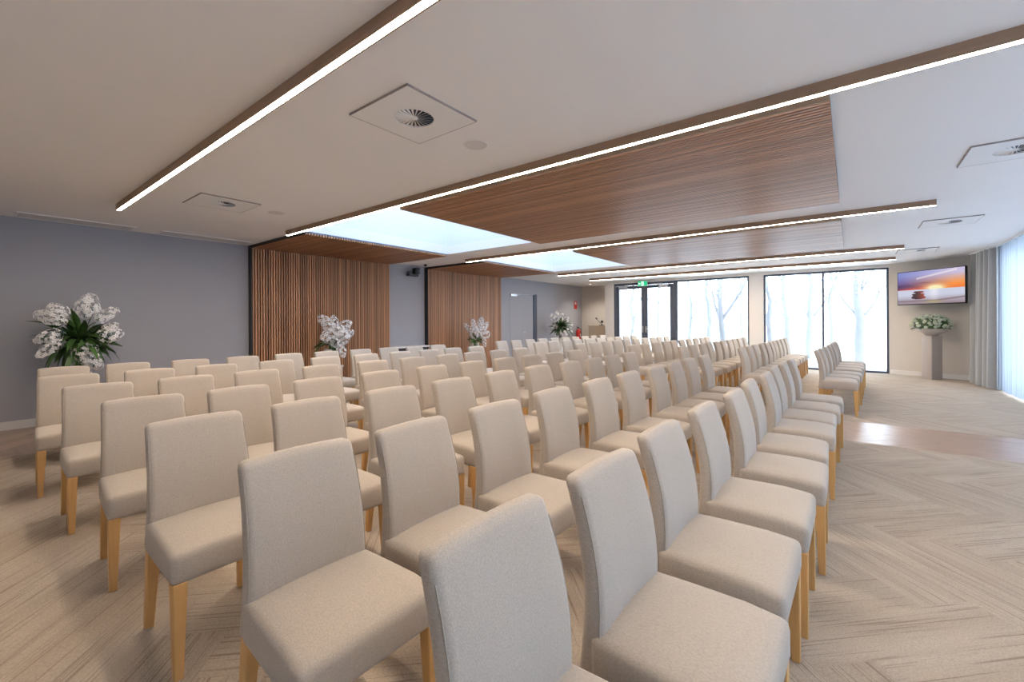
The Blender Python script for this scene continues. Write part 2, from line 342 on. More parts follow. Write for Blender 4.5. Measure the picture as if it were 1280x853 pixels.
def lay(name, Ln, Wd, m, gap, zones, limit, score):
    me = tile_mesh(name, Ln, Wd, m, gap)
    full, part = [], []
    for z in zones:
        for (x, y, a) in herring(Wd, Ln, *z):
            cs = []
            for sx in (-1, 1):
                for sy in (-1, 1):
                    px, py = sx*Ln/2, sy*Wd/2
                    cs.append((x+px*math.cos(a)-py*math.sin(a), y+px*math.sin(a)+py*math.cos(a)))
            ins = [z[0] <= q[0] <= z[1] and z[2] <= q[1] <= z[3] for q in cs]
            if all(ins): full.append((x, y, a, z))
            elif max(q[0] for q in cs) > z[0] and min(q[0] for q in cs) < z[1] and max(q[1] for q in cs) > z[2] and min(q[1] for q in cs) < z[3]: part.append((x, y, a, z))
    full.sort(key=lambda t: -score(t[0], t[1]))
    for (x, y, a, z) in full[:limit]: obj(name, me, floor, (x, y, 0), (0, 0, a))
    rest = full[limit:]+part
    bm = bmesh.new(); uvl = bm.loops.layers.uv.new('UVMap')
    for (x, y, a, z) in rest:
        t = bmesh.new(); v = bx(t, -Ln/2+gap, Ln/2-gap, -Wd/2+gap, Wd/2-gap, -.006, 0)
        ul = t.loops.layers.uv.new('UVMap'); ox, oy = random.uniform(-40, 40), random.uniform(-40, 40)
        for f in t.faces:
            for l in f.loops: l[ul].uv = (l.vert.co.x+ox, l.vert.co.y+oy)
        bmesh.ops.transform(t, matrix=Matrix.Translation((x, y, 0)) @ Matrix.Rotation(a, 4, 'Z'), verts=t.verts)
        for co, no in (((z[0], 0, 0), (-1, 0, 0)), ((z[1], 0, 0), (1, 0, 0)), ((0, z[2], 0), (0, -1, 0)), ((0, z[3], 0), (0, 1, 0))):
            bmesh.ops.bisect_plane(t, geom=t.verts[:]+t.edges[:]+t.faces[:], plane_co=co, plane_no=no, clear_outer=True)
        mp = {v: bm.verts.new(v.co) for v in t.verts}
        for f in t.faces:
            try: nf = bm.faces.new([mp[v] for v in f.verts])
            except ValueError: continue
            for l, k in zip(nf.loops, f.loops): l[uvl].uv = k[ul].uv
        t.free()
    o = obj(name+'_field', mesh(name+'_field', bm, m), floor); o['kind'] = 'stuff'
def seen(x, y):
    v = Vector((x, y, -HC)); dpt = v.dot(fw)
    if dpt < .3: return -1
    px, py = 640+FPX*v.dot(rt)/dpt, CY-FPX*v.dot(up)/dpt
    if not (-80 < px < 1360 and 400 < py < 900): return 0
    hid = (-6.3 < x < -.2) and (.9 < y < 5.6 or 7.2 < y < 13)
    return (1/dpt**3)*(.08 if hid else 1)
lay('carpet_plank', 1.0, .25, 'carpet', .0006, [(XT, XR, YB, YA0), (XT, XR, YA1, YW)], 300, seen)
lay('timber_plank', .9, .18, 'vinyl', .0009, [(XT, XR, YA0, YA1), (XL, XT, YB, YN), (XT, -6.6, YW, YN)], 300, lambda x, y: max(seen(x, y), 0))
boxobj('threshold', 'frame', floor, -6.28, .72, YW-.0, YW+.3, -.01, .002)

# ------------------------------------------------------------------ linear ceiling lights
LY = [1.135, 2.970, 6.671, 10.346, 12.206]
LN = ['long glowing light bar crossing the ceiling nearest the camera', 'long glowing light bar between the square vents and the first timber ceiling panel',
      'glowing light bar between the two slatted timber ceiling panels', 'glowing light bar just beyond the farther timber ceiling panel', 'glowing light bar nearest the far windows']
for y, lb in zip(LY, LN):
    x0, x1 = -6.41, .75; L = x1-x0; cx = (x0+x1)/2
    t = thing('linear_light', lb, 'light', (cx, y, H-.0645), group='linear ceiling lights')
    bm = bmesh.new(); hw = L/2
    bx(bm, -hw, hw, 0, .0085, 0, .0645); bx(bm, -hw, hw, .043, .0515, 0, .0645); bx(bm, -hw, hw, .0085, .043, .012, .0645)
    obj('profile', mesh('profile', bm, 'bronze'), t)
    boxobj('diffuser', 'led', t, -hw, hw, .0086, .0429, .0005, .0119)
    boxobj('end_cap', 'bronze', t, -hw-.003, -hw, 0, .0515, 0, .0645); boxobj('end_cap', 'bronze', t, hw, hw+.003, 0, .0515, 0, .0645)

# ------------------------------------------------------------------ timber slat panels
PITCH_S, SW, SD = .0425, .027, .028
def slats_x(t, L, y0, y1, z):      # slats running along x, on a ceiling; local coordinates
    bm = bmesh.new(); bx(bm, -L/2, L/2, -SW/2, SW/2, 0, SD); me = mesh('slat', bm, 'slat_x')
    n = int((y1-y0)/PITCH_S)
    for i in range(n): obj('slat', me, t, (0, y0+(i+.5)*(y1-y0)/n, z))
PZ = H-.048
for k, (y0, y1, lb) in enumerate(((3.15, 5.97, 'large slatted timber panel hung under the ceiling, nearer of the pair'), (7.05, 9.83, 'large slatted timber panel hung under the ceiling, farther of the pair'))):
    x0, x1 = SX1, -.092; t = thing('slatted_ceiling_panel', lb, 'ceiling panel', ((x0+x1)/2, (y0+y1)/2, PZ), group='slatted ceiling panels')
    L, Wd = x1-x0, y1-y0
    slats_x(t, L, -Wd/2, Wd/2, 0)
    boxobj('backing_board', 'dark', t, -L/2, L/2, -Wd/2, Wd/2, SD, .048)
    boxobj('edge_strip', 'lit_edge_wood', t, -L/2, L/2, -Wd/2-.010, -Wd/2, 0, .048)  # added strip, its pale colour imitates the near face lit by the bar
for k, (y0, y1) in enumerate(((3.15, 5.95), (7.05, 9.83))):
    nm = 'nearer' if k == 0 else 'farther'
    # soffit
    x0, x1 = XL, SX0; t = thing('slatted_soffit', nm+' slatted timber soffit turning from wall to skylight', 'soffit', ((x0+x1)/2, (y0+y1)/2, PZ), group='slatted soffits')
    L, Wd = x1-x0, y1-y0
    slats_x(t, L-.002, -Wd/2, Wd/2, 0)
    boxobj('backing_board', 'dark', t, -L/2+.001, L/2-.012, -Wd/2, Wd/2, SD, .0465)
    boxobj('edge_strip', 'edge', t, L/2-.012, L/2-.001, -Wd/2, Wd/2, SD, .0465)
    boxobj('side_strip', 'black', t, -L/2+.001, L/2, -Wd/2-.012, -Wd/2, 0, .0465)
    # wall cladding
    t = thing('slatted_wall_panel', nm+' vertical timber slat panel on the grey wall', 'wall panel', (XL, (y0+y1)/2, 0), group='slatted wall panels')
    zt = PZ-.002
    boxobj('backing_board', 'dark', t, .0, .078, -Wd/2, Wd/2, 0, zt)
    boxobj('side_strip', 'black', t, 0, .118, -Wd/2-.012, -Wd/2, 0, zt)
    bm = bmesh.new(); bx(bm, .078, .118, -SW/2, SW/2, 0.0, zt); me = mesh('slat', bm, 'slat')
    n = int(Wd/PITCH_S)
    for i in range(n): obj('slat', me, t, (0, -Wd/2+(i+.5)*Wd/n, 0))

# ------------------------------------------------------------------ chairs
def chair_meshes():
    # backrest: rounded slab, leaning back with a gentle curve, narrowing upwards
    bm = rbox(0, .068, -.20, .20, 0, .515, .022, 3, [(2, z) for z in (.06, .12, .18, .24, .30, .36, .42, .47)]+[(1, -.1), (1, 0), (1, .1)])
    for v in bm.verts:
        z = v.co.z/.515
        v.co.y *= 1 - .075*z
        th = 1 - .18*z
        x = (v.co.x-.0)*th
        lean = -.050*z*z + .026*math.sin(PI*z)
        crown = .012*(1-(v.co.y/.2)**2) if v.co.x > .05 else 0
        v.co.x = -.215 + lean + x - crown*.6
        if z > .93: v.co.z += .008*(1-(v.co.y/.19)**2)
        v.co.z += .338
    back = mesh('backrest', bm, 'fabric', 60)
    # piping along the front edges of the back
    piping = []
    for s in (-1, 1):
        bm = bmesh.new(); pts = []
        for i in range(9):
            z = .02+i/8*.88
            lean = -.050*z*z+.026*math.sin(PI*z)
            pts.append((-.215+lean+.068*(1-.18*z)-.011, s*(.2*(1-.075*z)-.0035), .338+.515*z+.006))
        tube(bm, pts, .0024, 5)
        piping.append(mesh('piping', bm, 'seam', 60))
    # seat: trapezoid cushion with crowned top
    bm = rbox(-.175, .225, -.225, .225, 0, .125, .024, 3, [(0, x) for x in (-.1, -.03, .04, .11, .17)]+[(1, y) for y in (-.15, -.07, 0, .07, .15)])
    for v in bm.verts:
        fx = (v.co.x+.175)/.40
        v.co.y *= .905 + .095*fx
        if v.co.z > .09:
            v.co.z += .016*(1-(v.co.y/.225)**2)*math.sin(PI*min(1, max(0, fx*.9+.1)))
        if v.co.z > .05: v.co.z -= .012*max(0, fx-.75)/.25
        v.co.z += .338
    seat = mesh('seat', bm, 'fabric', 60)
    def leg(top, foot, wt, wf):
        bm = bmesh.new(); vs = []
        for (c, w_) in ((foot, wf), (top, wt)):
            vs.append([bm.verts.new((c[0]+a*w_/2, c[1]+b*w_/2, c[2])) for a, b in ((-1, -1), (1, -1), (1, 1), (-1, 1))])
        bm.faces.new(vs[0][::-1]); bm.faces.new(vs[1])
        for k in range(4): bm.faces.new((vs[0][k], vs[0][(k+1) % 4], vs[1][(k+1) % 4], vs[1][k]))
        bmesh.ops.bevel(bm, geom=bm.edges[:], offset=.003, segments=1, affect='EDGES')
        return mesh('leg', bm, 'beech')
    legs = []
    for s in (-1, 1):
        legs.append(leg((.198, s*.195, .345), (.206, s*.200, 0), .046, .029))
        legs.append(leg((-.178, s*.172, .345), (-.222, s*.178, 0), .044, .030))
    return seat, back, piping, legs
SEAT, BACK, PIPING, LEGS = chair_meshes()
ORD = ['first', 'second', 'third', 'fourth', 'fifth', 'sixth', 'seventh', 'eighth', 'ninth', 'tenth']
def chair(x, y, rz, label, group):
    t = thing('upholstered_chair', label, 'chair', (x, y, 0), rz, group)
    obj('seat', SEAT, t); b = obj('backrest', BACK, t); 
    for q in PIPING: obj('piping', q, b)
    for l in LEGS: obj('leg', l, t)
    return t
ROWX = [-.38, -1.255, -2.14, -3.01, -3.985, -4.96, -5.97]
NEARY = [.53, 1.03, 1.56, 2.12, 2.71, 3.28, 3.87, 4.38, 4.93, 5.48]
rg = random.Random(3)
for r, x in enumerate(ROWX):
    for k, yn in enumerate(NEARY):
        if yn+.19 > 5.7: continue
        dx = rg.uniform(-.018, .018); dy = rg.uniform(-.012, .012); a = math.radians(rg.uniform(-2.0, 2.0))
        chair(x+dx+(.018, .008, 0, 0, 0, 0, 0)[r]*(yn-.5), yn+.185+dy+(0, 0, -.01, -.02, -.06, -.09, 0)[r]*max(0, 1-k/4), a, 'beige fabric chair, %s seat from camera in %s row from curtains, near block' % (ORD[k], ORD[r]), 'chairs in the near block')
for r, x in enumerate(ROWX):
    n = 7 if r == 0 else 10
    for k in range(n):
        y = 7.53 + (.52 if r == 0 else .54)*k + (.16 if (r == 0 and k > 2) else 0)
        x2 = x + (.24 if r == 0 else .15) + (.040 if r == 0 else .012)*(y-7.5)
        if r == 0: pass
        elif r in (1, 2, 3): x2 += 0.0
        elif r > 3: x2 -= .10
        dx = rg.uniform(-.015, .015); a = math.radians(rg.uniform(-1.8, 1.8))
        chair(x2+dx, y, a, 'beige fabric chair, %s seat from timber aisle in %s row from curtains, far block' % (ORD[k], ORD[r]), 'chairs in the far block')

# ------------------------------------------------------------------ ceiling fittings
def vent_meshes():
    N = 48; R, HW = .125, .28
    bm = bmesh.new(); inn, out = [], []
    for k in range(N):
        a = 2*PI*k/N+PI/4; ca, sa = math.cos(a), math.sin(a); s = HW/max(abs(ca), abs(sa))
        inn.append(bm.verts.new((R*ca, R*sa, 0))); out.append(bm.verts.new((s*ca, s*sa, 0)))
    for k in range(N): bm.faces.new((inn[k], inn[(k+1) % N], out[(k+1) % N], out[k]))
    r = bmesh.ops.extrude_face_region(bm, geom=bm.faces[:])
    for v in r['geom']:
        if isinstance(v, bmesh.types.BMVert): v.co.z += .012
    plate = mesh('plate', bm, 'vent')
    bm = bmesh.new(); w = .005
    for b in ((-HW-w, HW+w, -HW-w, -HW), (-HW-w, HW+w, HW, HW+w), (-HW-w, -HW, -HW, HW), (HW, HW+w, -HW, HW)): bx(bm, b[0], b[1], b[2], b[3], -.0003, .012)
    frame = mesh('shadow_gap', bm, 'gap')
    bm = bmesh.new(); lathe(bm, [(R+.005, .009), (R+.005, .0118)], seg=32); hole = mesh('duct_opening', bm, 'black')
    bm = bmesh.new()
    v = [bm.verts.new(p) for p in ((.02, -.002, .001), (R, -.0075, .0005), (R, .006, .007), (.02, .002, .003))]
    bm.faces.new(v); r = bmesh.ops.extrude_face_region(bm, geom=bm.faces[:])
    for q in r['geom']:
        if isinstance(q, bmesh.types.BMVert): q.co.z += .0012
    blade = mesh('blade', bm, 'vent')
    bm = bmesh.new(); lathe(bm, [(.012, -.002), (.024, .002), (.024, .006)], seg=16); hub = mesh('hub', bm, 'vent', 40)
    return plate, frame, hole, blade, hub
VP_, VF_, VH_, VB_, VU_ = vent_meshes()
for (x, y, lb) in ((-2.22, 1.845, 'square swirl vent in the ceiling between the two nearest light bars, beside the round speaker'),
                   (-5.46, 1.85, 'square swirl vent in the ceiling near the grey wall'),
                   (1.02, 5.09, 'square swirl vent in the ceiling cut off by the right picture edge'),
                   (1.06, 8.31, 'square swirl vent in the ceiling right of the third light bar'),
                   (1.0, 11.35, 'square swirl vent in the ceiling above the television corner')):
    t = thing('ceiling_vent', lb, 'vent', (x, y, H-.012), group='ceiling vents')
    for n_, me in (('plate', VP_), ('shadow_gap', VF_), ('duct_opening', VH_), ('hub', VU_)): obj(n_, me, t)
    for k in range(24): obj('blade', VB_, t, (0, 0, 0), (0, 0, 2*PI*k/24))
for (x, y, lb) in ((-2.21, 2.42, 'round flush ceiling speaker beside the nearest square vent'), (-5.44, 2.41, 'round flush ceiling speaker beside the vent near the grey wall')):
    t = thing('ceiling_speaker', lb, 'speaker', (x, y, H-.006), group='ceiling speakers')
    bm = bmesh.new(); lathe(bm, [(.085, .0), (.09, .006)], seg=32); obj('grille', mesh('grille', bm, 'speaker_mesh'), t)
    bm = bmesh.new(); lathe(bm, [(.09, .002), (.098, .006)], seg=32); obj('rim', mesh('rim', bm, 'vent'), t)
for (y0, y1, lb) in ((.49, 1.58, 'long grey slot grille in the ceiling edge above the large bouquet'), (1.86, 3.03, 'long grey slot grille in the ceiling edge beside the timber panel')):
    t = thing('slot_grille', lb, 'grille', (-7.87, (y0+y1)/2, H-.012), group='slot grilles')
    h_ = (y1-y0)/2
    bm = bmesh.new()
    for b in ((-.17, .17, -h_, -h_+.02), (-.17, .17, h_-.02, h_), (-.17, -.15, -h_+.02, h_-.02), (.15, .17, -h_+.02, h_-.02)): bx(bm, *b, 0, .012)
    obj('frame', mesh('frame', bm, 'vent'), t); boxobj('backing', 'gap', t, -.15, .15, -h_+.02, h_-.02, .009, .0118)
    bm = bmesh.new(); bx(bm, -.0185, .0185, -h_+.02, h_-.02, 0, .004); me = mesh('blade', bm, 'grille')
    for i in range(7): obj('blade', me, t, (-.129+.043*i, 0, .003))
t = thing('downlight', 'small lit round downlight in the ceiling above the lectern corner', 'light', (-7.3, 13.95, H-.008))
bm = bmesh.new(); lathe(bm, [(.05, 0), (.055, .008)], seg=20); obj('rim', mesh('rim', bm, 'vent'), t)
bm = bmesh.new(); lathe(bm, [(.04, -.002), (.04, .001)], seg=20); obj('lens', mesh('lens', bm, 'downlight'), t)
dl = bpy.data.lights.new('downlight_beam', 'SPOT'); dl.energy = 60; dl.color = (1, .9, .78); dl.spot_size = 2.2; dl.spot_blend = .8; dl.shadow_soft_size = .04
dlo = bpy.data.objects.new('downlight_beam', dl); COL.objects.link(dlo); dlo.parent = t; dlo.location = (0, 0, -.02)
for x, lb in ((-2.75, 'left'), (-2.3, 'middle'), (-1.75, 'right')):
    t = thing('ceiling_sensor', lb+' of three small white ceiling discs between the two farthest light bars', 'sensor', (x, 11.1, H-.03), group='white ceiling discs')
    bm = bmesh.new(); lathe(bm, [(.05, 0), (.085, .012), (.09, .03)], seg=20); obj('dome', mesh('dome', bm, 'white', 40), t)
    bm = bmesh.new(); lathe(bm, [(.09, .022), (.105, .03)], seg=20); obj('rim', mesh('rim', bm, 'vent'), t)

# ------------------------------------------------------------------ curtains
def curtain(name, label, cat, x, y0, y1, z0, z1, amp, wave, m, seed, nz=6, top=.5):
    r = random.Random(seed); n = int((y1-y0)/wave*8); vs = []; bm = bmesh.new()
    ph = [r.uniform(-.6, .6) for _ in range(n//8+3)]
    am = [r.uniform(.6, 1.15) for _ in range(n//8+3)]
    for j in range(nz+1):
        z = j/nz; row = []
        for i in range(n+1):
            k = i/8; w_ = k+.18*ph[int(k)]*math.sin(PI*(k % 1)); a = amp*am[int(k)]*(1-(1-top)*z)
            row.append(bm.verts.new((a*math.sin(2*PI*w_)+.006*math.sin(k*1.7+z*2), y0-(y0+y1)/2+i*(y1-y0)/n, z0+(z1-z0)*z)))
        vs.append(row)
    for j in range(nz):
        for i in range(n): bm.faces.new((vs[j][i], vs[j][i+1], vs[j+1][i+1], vs[j+1][i]))
    me = mesh(name, bm, m, 80)
    t = thing(name, label, cat, (x, (y0+y1)/2, 0)); obj('cloth', me, t)
    boxobj('track', 'white', t, -.02, .02, (y0-y1)/2, (y1-y0)/2, H-.03, H)
    return t
curtain('sheer_curtain', 'long white sheer curtain over the side windows', 'curtain', 2.10, -1.5, 11.5, .03, H-.03, .032, .14, 'sheer', 1)
c1 = curtain('drape_curtain', 'grey pleated drape gathered beside the television', 'curtain', 1.99, 11.52, 12.66, .015, H-.03, .085, .21, 'drape', 5)
c1.rotation_euler.z = .13

# ------------------------------------------------------------------ television on the angled wall
def picture(name, nx, ny, w_, h_, fn, m):
    bm = bmesh.new(); cl = bm.verts.layers.float_color.new('picture'); g = []
    for j in range(ny+1):
        row = []
        for i in range(nx+1):
            v = bm.verts.new(((i/nx-.5)*w_, 0, (j/ny-.5)*h_)); v[cl] = (*fn(i/nx, j/ny), 1); row.append(v)
        g.append(row)
    for j in range(ny):
        for i in range(nx): bm.faces.new((g[j][i], g[j][i+1], g[j+1][i+1], g[j+1][i]))
    me = bpy.data.meshes.new(name); bm.to_mesh(me); bm.free(); me.materials.append(M[m]); return me
def lin(c): return tuple(((v/255)/12.92 if v/255 <= .04045 else ((v/255+.055)/1.055)**2.4) for v in c)
def mixc(a, b, t): t = max(0, min(1, t)); return tuple(x+(y-x)*t for x, y in zip(a, b))
def sunset(u, v):
    hz = .43
    if v > hz:
        t = (v-hz)/(1-hz)
        low = mixc((190, 40, 60), (250, 120, 30), u*1.6); mid = mixc((90, 60, 130), (250, 150, 70), u*1.3-.1); top = mixc((120, 130, 200), (200, 190, 225), u)
        c = mixc(low, mid, t/.28) if t < .28 else mixc(mid, top, (t-.28)/.5)
        cl = math.sin(u*23+v*7)*.5+math.sin(u*9-v*31)*.5
        band = math.exp(-((t-.2-.03*cl)/.10)**2)*max(0, 1-u/.42)
        c = mixc(c, (62, 38, 92), band*.95)
        c = mixc(c, (120, 60, 60), math.exp(-((t-.36+.1*(u-.4))/.035)**2)*math.exp(-((u-.42)/.1)**2)*.7)
        c = mixc(c, (245, 235, 230), math.exp(-((t-.62-.55*(u-.35))/.045)**2)*(1 if .3 < u < .9 else 0)*.7)
        s = math.exp(-(((u-.59)/.13)**2+((v-hz-.03)/.10)**2)); c = mixc(c, (255, 245, 190), min(1, s*1.5))
    else:
        t = v/hz
        c = mixc((150, 130, 140), (205, 210, 230), t*1.6)
        c = mixc(c, (240, 240, 250), math.exp(-((u-.57)/.07)**2)*t)
        c = mixc(c, (120, 95, 100), math.exp(-((v-.09-.1*max(0, u-.6)*2)/.022)**2)*.8)
        c = mixc(c, (185, 175, 110), math.exp(-((u-.56)/.12)**2-((v-.06)/.035)**2)*.8)
    for (cu, cv, ru, rv) in ((.335, .36, .085, .036), (.33, .285, .10, .042), (.335, .195, .115, .055), (.33, .245, .09, .04)):
        if ((u-cu)/ru)**2+((v-cv)/rv)**2 < 1: c = mixc((58, 26, 34), (175, 72, 45), (u-cu)/ru*.7+.25)
    return lin(c)
TVL = Vector((.842, 13.293, 1.98)); TVR = Vector((1.817, 12.431, 1.98)); tc_ = (TVL+TVR)/2; ta = math.atan2(TVR.y-TVL.y, TVR.x-TVL.x)
t = thing('television', 'flat television showing a sunset over stacked pebbles', 'television', (tc_.x, tc_.y, 1.605), ta)
wv = (TVR-TVL).length
bm = rbox(-wv/2, wv/2, 0, .05, 0, .75, .006, 2); obj('casing', mesh('casing', bm, 'black', 40), t)
obj('screen', picture('screen', 120, 68, wv-.03, .715, sunset, 'screen'), t, (0, -.002, .378))
bm = bmesh.new(); bx(bm, -.15, .15, .05, .09, .2, .55); bx(bm, -.03, .03, .09, .44, .33, .43); obj('wall_bracket', mesh('wall_bracket', bm, 'black'), t)

# ------------------------------------------------------------------ pedestal, bowl and blossoms
t = thing('stone_pedestal', 'square brown stone pedestal under the flower bowl', 'pedestal', (1.37, 12.92, 0), math.radians(38))
bm = rbox(-.115, .115, -.115, .115, 0, .915, .006, 2); obj('shaft', mesh('shaft', bm, 'stone', 40), t)
bm = rbox(-.12, .12, -.12, .12, .916, .94, .005, 2); obj('cap', mesh('cap', bm, 'stone', 40), t)
def floret(bm, p, n, r, petals=5, rg=random):
    n = n.normalized(); a = n.cross(Vector((.3, .2, 1)) if abs(n.z) < .95 else Vector((1, 0, 0))).normalized(); b = n.cross(a)
    o = rg.uniform(0, 6)
    c = bm.verts.new(p)
    for k in range(petals):
        t0 = o+2*PI*k/petals
        d = a*math.cos(t0)+b*math.sin(t0); e = a*math.cos(t0+.5)+b*math.sin(t0+.5); f = a*math.cos(t0-.5)+b*math.sin(t0-.5)
        v = [c, bm.verts.new(p+f*r*.72+n*r*.10), bm.verts.new(p+d*r+n*r*.0), bm.verts.new(p+e*r*.72+n*r*.10)]
        bm.faces.new(v)
def fmesh(name, bm, m):
    me = bpy.data.meshes.new(name); bm.to_mesh(me); bm.free(); me.materials.append(M[m]); return me
def leaf_mesh(L, w_, curl, m):
    bm = bmesh.new(); n = 7; rows = []
    for i in range(n+1):
        s = i/n; ww = w_*math.sin(PI*min(1, s*.93+.05))**.8*(1-.25*s); z = -curl*s*s*L
        rows.append([bm.verts.new((L*s*(1-.15*curl*s), -ww, z+ww*.35)), bm.verts.new((L*s*(1-.15*curl*s), 0, z)), bm.verts.new((L*s*(1-.15*curl*s), ww, z+ww*.35))])
    for i in range(n):
        for k in (0, 1): bm.faces.new((rows[i][k], rows[i][k+1], rows[i+1][k+1], rows[i+1][k]))
    me = fmesh('leaf', bm, m); me.polygons.foreach_set('use_smooth', [True]*len(me.polygons)); return me
def aim(d, roll=0):
    d = Vector(d).normalized(); return (d.to_track_quat('X', 'Z') @ __import__('mathutils').Quaternion((1, 0, 0), roll)).to_euler()
LEAFD = [leaf_mesh(.26, .040, .35, 'leaf'), leaf_mesh(.22, .034, .15, 'leaf'), leaf_mesh(.30, .030, .6, 'leaf')]
LEAFG = [leaf_mesh(.16, .025, .3, 'leaf_grey'), leaf_mesh(.2, .02, .5, 'leaf')]
bt = thing('flower_bowl', 'wide clay bowl heaped with pale green white blossoms on the stone pedestal', 'flower bowl', (1.37, 12.92, .94))
bm = bmesh.new(); lathe(bm, [(.09, 0), (.11, .012), (.20, .08), (.235, .14), (.24, .18), (.225, .18), (.22, .15), (.13, .06)], seg=36); obj('bowl', mesh('bowl', bm, 'bowl', 50), bt)
rb = random.Random(11); BL = []
for v_ in range(3):
    bm = bmesh.new()
    for q in range(9):
        n = Vector((rb.gauss(0, 1), rb.gauss(0, 1), rb.gauss(.5, 1))).normalized(); floret(bm, n*.022, n, .026, 5, rb)
    BL.append(fmesh('blossom', bm, 'petal_green'))
bm = bmesh.new(); lathe(bm, [(.25, .15), (.30, .20), (.29, .28), (.22, .36), (.10, .405), (.02, .41)], seg=24)
for v in bm.verts: v.co += v.co.normalized()*rb.uniform(-.015, .015)
obj('foliage', mesh('foliage', bm, 'leaf', 30), bt)
for q in range(150):
    a = rb.uniform(0, 2*PI); ph = math.acos(rb.uniform(-.12, 1)); R_ = rb.uniform(.9, 1.08)
    obj('blossom', BL[q % 3], bt, (.325*R_*math.sin(ph)*math.cos(a), .325*R_*math.sin(ph)*math.sin(a), .20+.225*R_*math.cos(ph)), (rb.uniform(-.6, .6), ph*.8, a))
for q in range(44):
    a = rb.uniform(0, 2*PI); e = rb.uniform(-.25, 1.2)
    dv = Vector((math.cos(a)*math.cos(e), math.sin(a)*math.cos(e), math.sin(e)))
    o = obj('leaf', LEAFG[q % 2], bt, (dv.x*.27, dv.y*.27, .20+dv.z*.18), aim(dv, rb.uniform(-1, 1))); o.scale = (.62, .62, .62)

# ------------------------------------------------------------------ bouquets along the left wall
def spike(p0, p1, r, n, fr, seed):
    """blossom cluster from p0 to p1 (local coordinates): florets set close over a tapering ellipsoid"""
    rg2 = random.Random(seed); bm = bmesh.new(); p0, p1 = Vector(p0), Vector(p1); ax = p1-p0; L = ax.length; u = ax.normalized()
    a = u.cross(Vector((0, .1, 1))).normalized(); b = u.cross(a)
    c0, hl = p0+ax*.5, L*.5+r*.45
    def rad(t): return r*math.sqrt(max(0, 1-t*t))*(1-.22*t)
    if n > 300: tube(bm, [c0+u*hl*t for t in (-.9, -.4, .1, .6, .9)], [rad(t)*.5 for t in (-.9, -.4, .1, .6, .9)], 8)
    cnt = int(.95*(2*PI*r*hl*1.6)/(PI*fr*fr))
    for q in range(cnt):
        t = -1+2*(q+.5)/cnt; th = q*2.39996+rg2.uniform(-.3, .3)
        o = a*math.cos(th)+b*math.sin(th); nrm = (o*math.sqrt(max(.02, 1-t*t))+u*t*.7).normalized()
        pos = c0+u*hl*t+o*rad(t)*rg2.uniform(.82, 1.12)
        floret(bm, pos, nrm+Vector((rg2.uniform(-.25, .25), rg2.uniform(-.25, .25), rg2.uniform(-.1, .45))), fr*rg2.uniform(.85, 1.15), 5, rg2)
    return fmesh('flower_spike', bm, 'petal')
def bouquet(label, x, y, zb, spikes, nleaf, leafz, spread, seed, vase_h, vr, leaves=LEAFD, ped=None, up_=.35):
    t = thing('flower_arrangement', label, 'flowers', (x, y, zb), group='white bouquets along the grey wall'); r = random.Random(seed)
    bm = bmesh.new(); lathe(bm, [(vr*.55, 0), (vr*.7, .02), (vr, vase_h*.6), (vr*.92, vase_h), (vr*.84, vase_h), (vr*.8, vase_h*.7)], seg=28); obj('vase', mesh('vase', bm, 'vase', 50), t)
    hub = Vector((0, 0, leafz-zb))
    for k, (p0, p1, rad, n, fr) in enumerate(spikes):
        a = Vector(p0)-Vector((x, y, zb)); b = Vector(p1)-Vector((x, y, zb))
        s = obj('flower_spike', spike(a, b, rad, n, fr, seed*31+k), t)
        bm = bmesh.new(); tube(bm, [(0, 0, vase_h*.8), tuple((hub+a)/2), tuple(a), tuple(a+(b-a)*.9)], [.006, .005, .004, .002], 6); obj('stem', mesh('stem', bm, 'leaf', 60), s)
    for q in range(nleaf):
        a = r.uniform(0, 2*PI); e = r.gauss(up_, .6)
        dv = Vector((math.cos(a)*math.cos(e), math.sin(a)*math.cos(e), math.sin(e)))
        sc = r.uniform(.75, 1.15)*spread
        if x + dv.x*(.32*sc+.12*spread) < XL+.14: dv.x = abs(dv.x)
        o = obj('leaf', leaves[q % len(leaves)], t, tuple(hub+dv*r.uniform(.02, .12)*spread), aim(dv, r.uniform(-.8, .8))); o.scale = (sc, sc, sc)
    return t
def P(px, py, x):
    if not isinstance(x, Vector): return on(px, py, 0, x)
    d = fw + rt*(px-640)/FPX - up*(py-CY)/FPX; n = Vector((x.x, x.y, 0)).normalized()   # upright plane through x that faces the viewer
    return Vector((0, 0, HC)) + d*((Vector((x.x, x.y, 0)).dot(n)+x.z)/d.dot(n))
def fwd(c, k): return Vector((c.x, c.y, -k))
def zz(a, b): return (20+a/7.107, 360+b/7.107)
def sp(x, a, b, rad, n, fr): return (tuple(P(*a, x)), tuple(P(*b, x)), rad*1.25, int(n*1.2), fr)
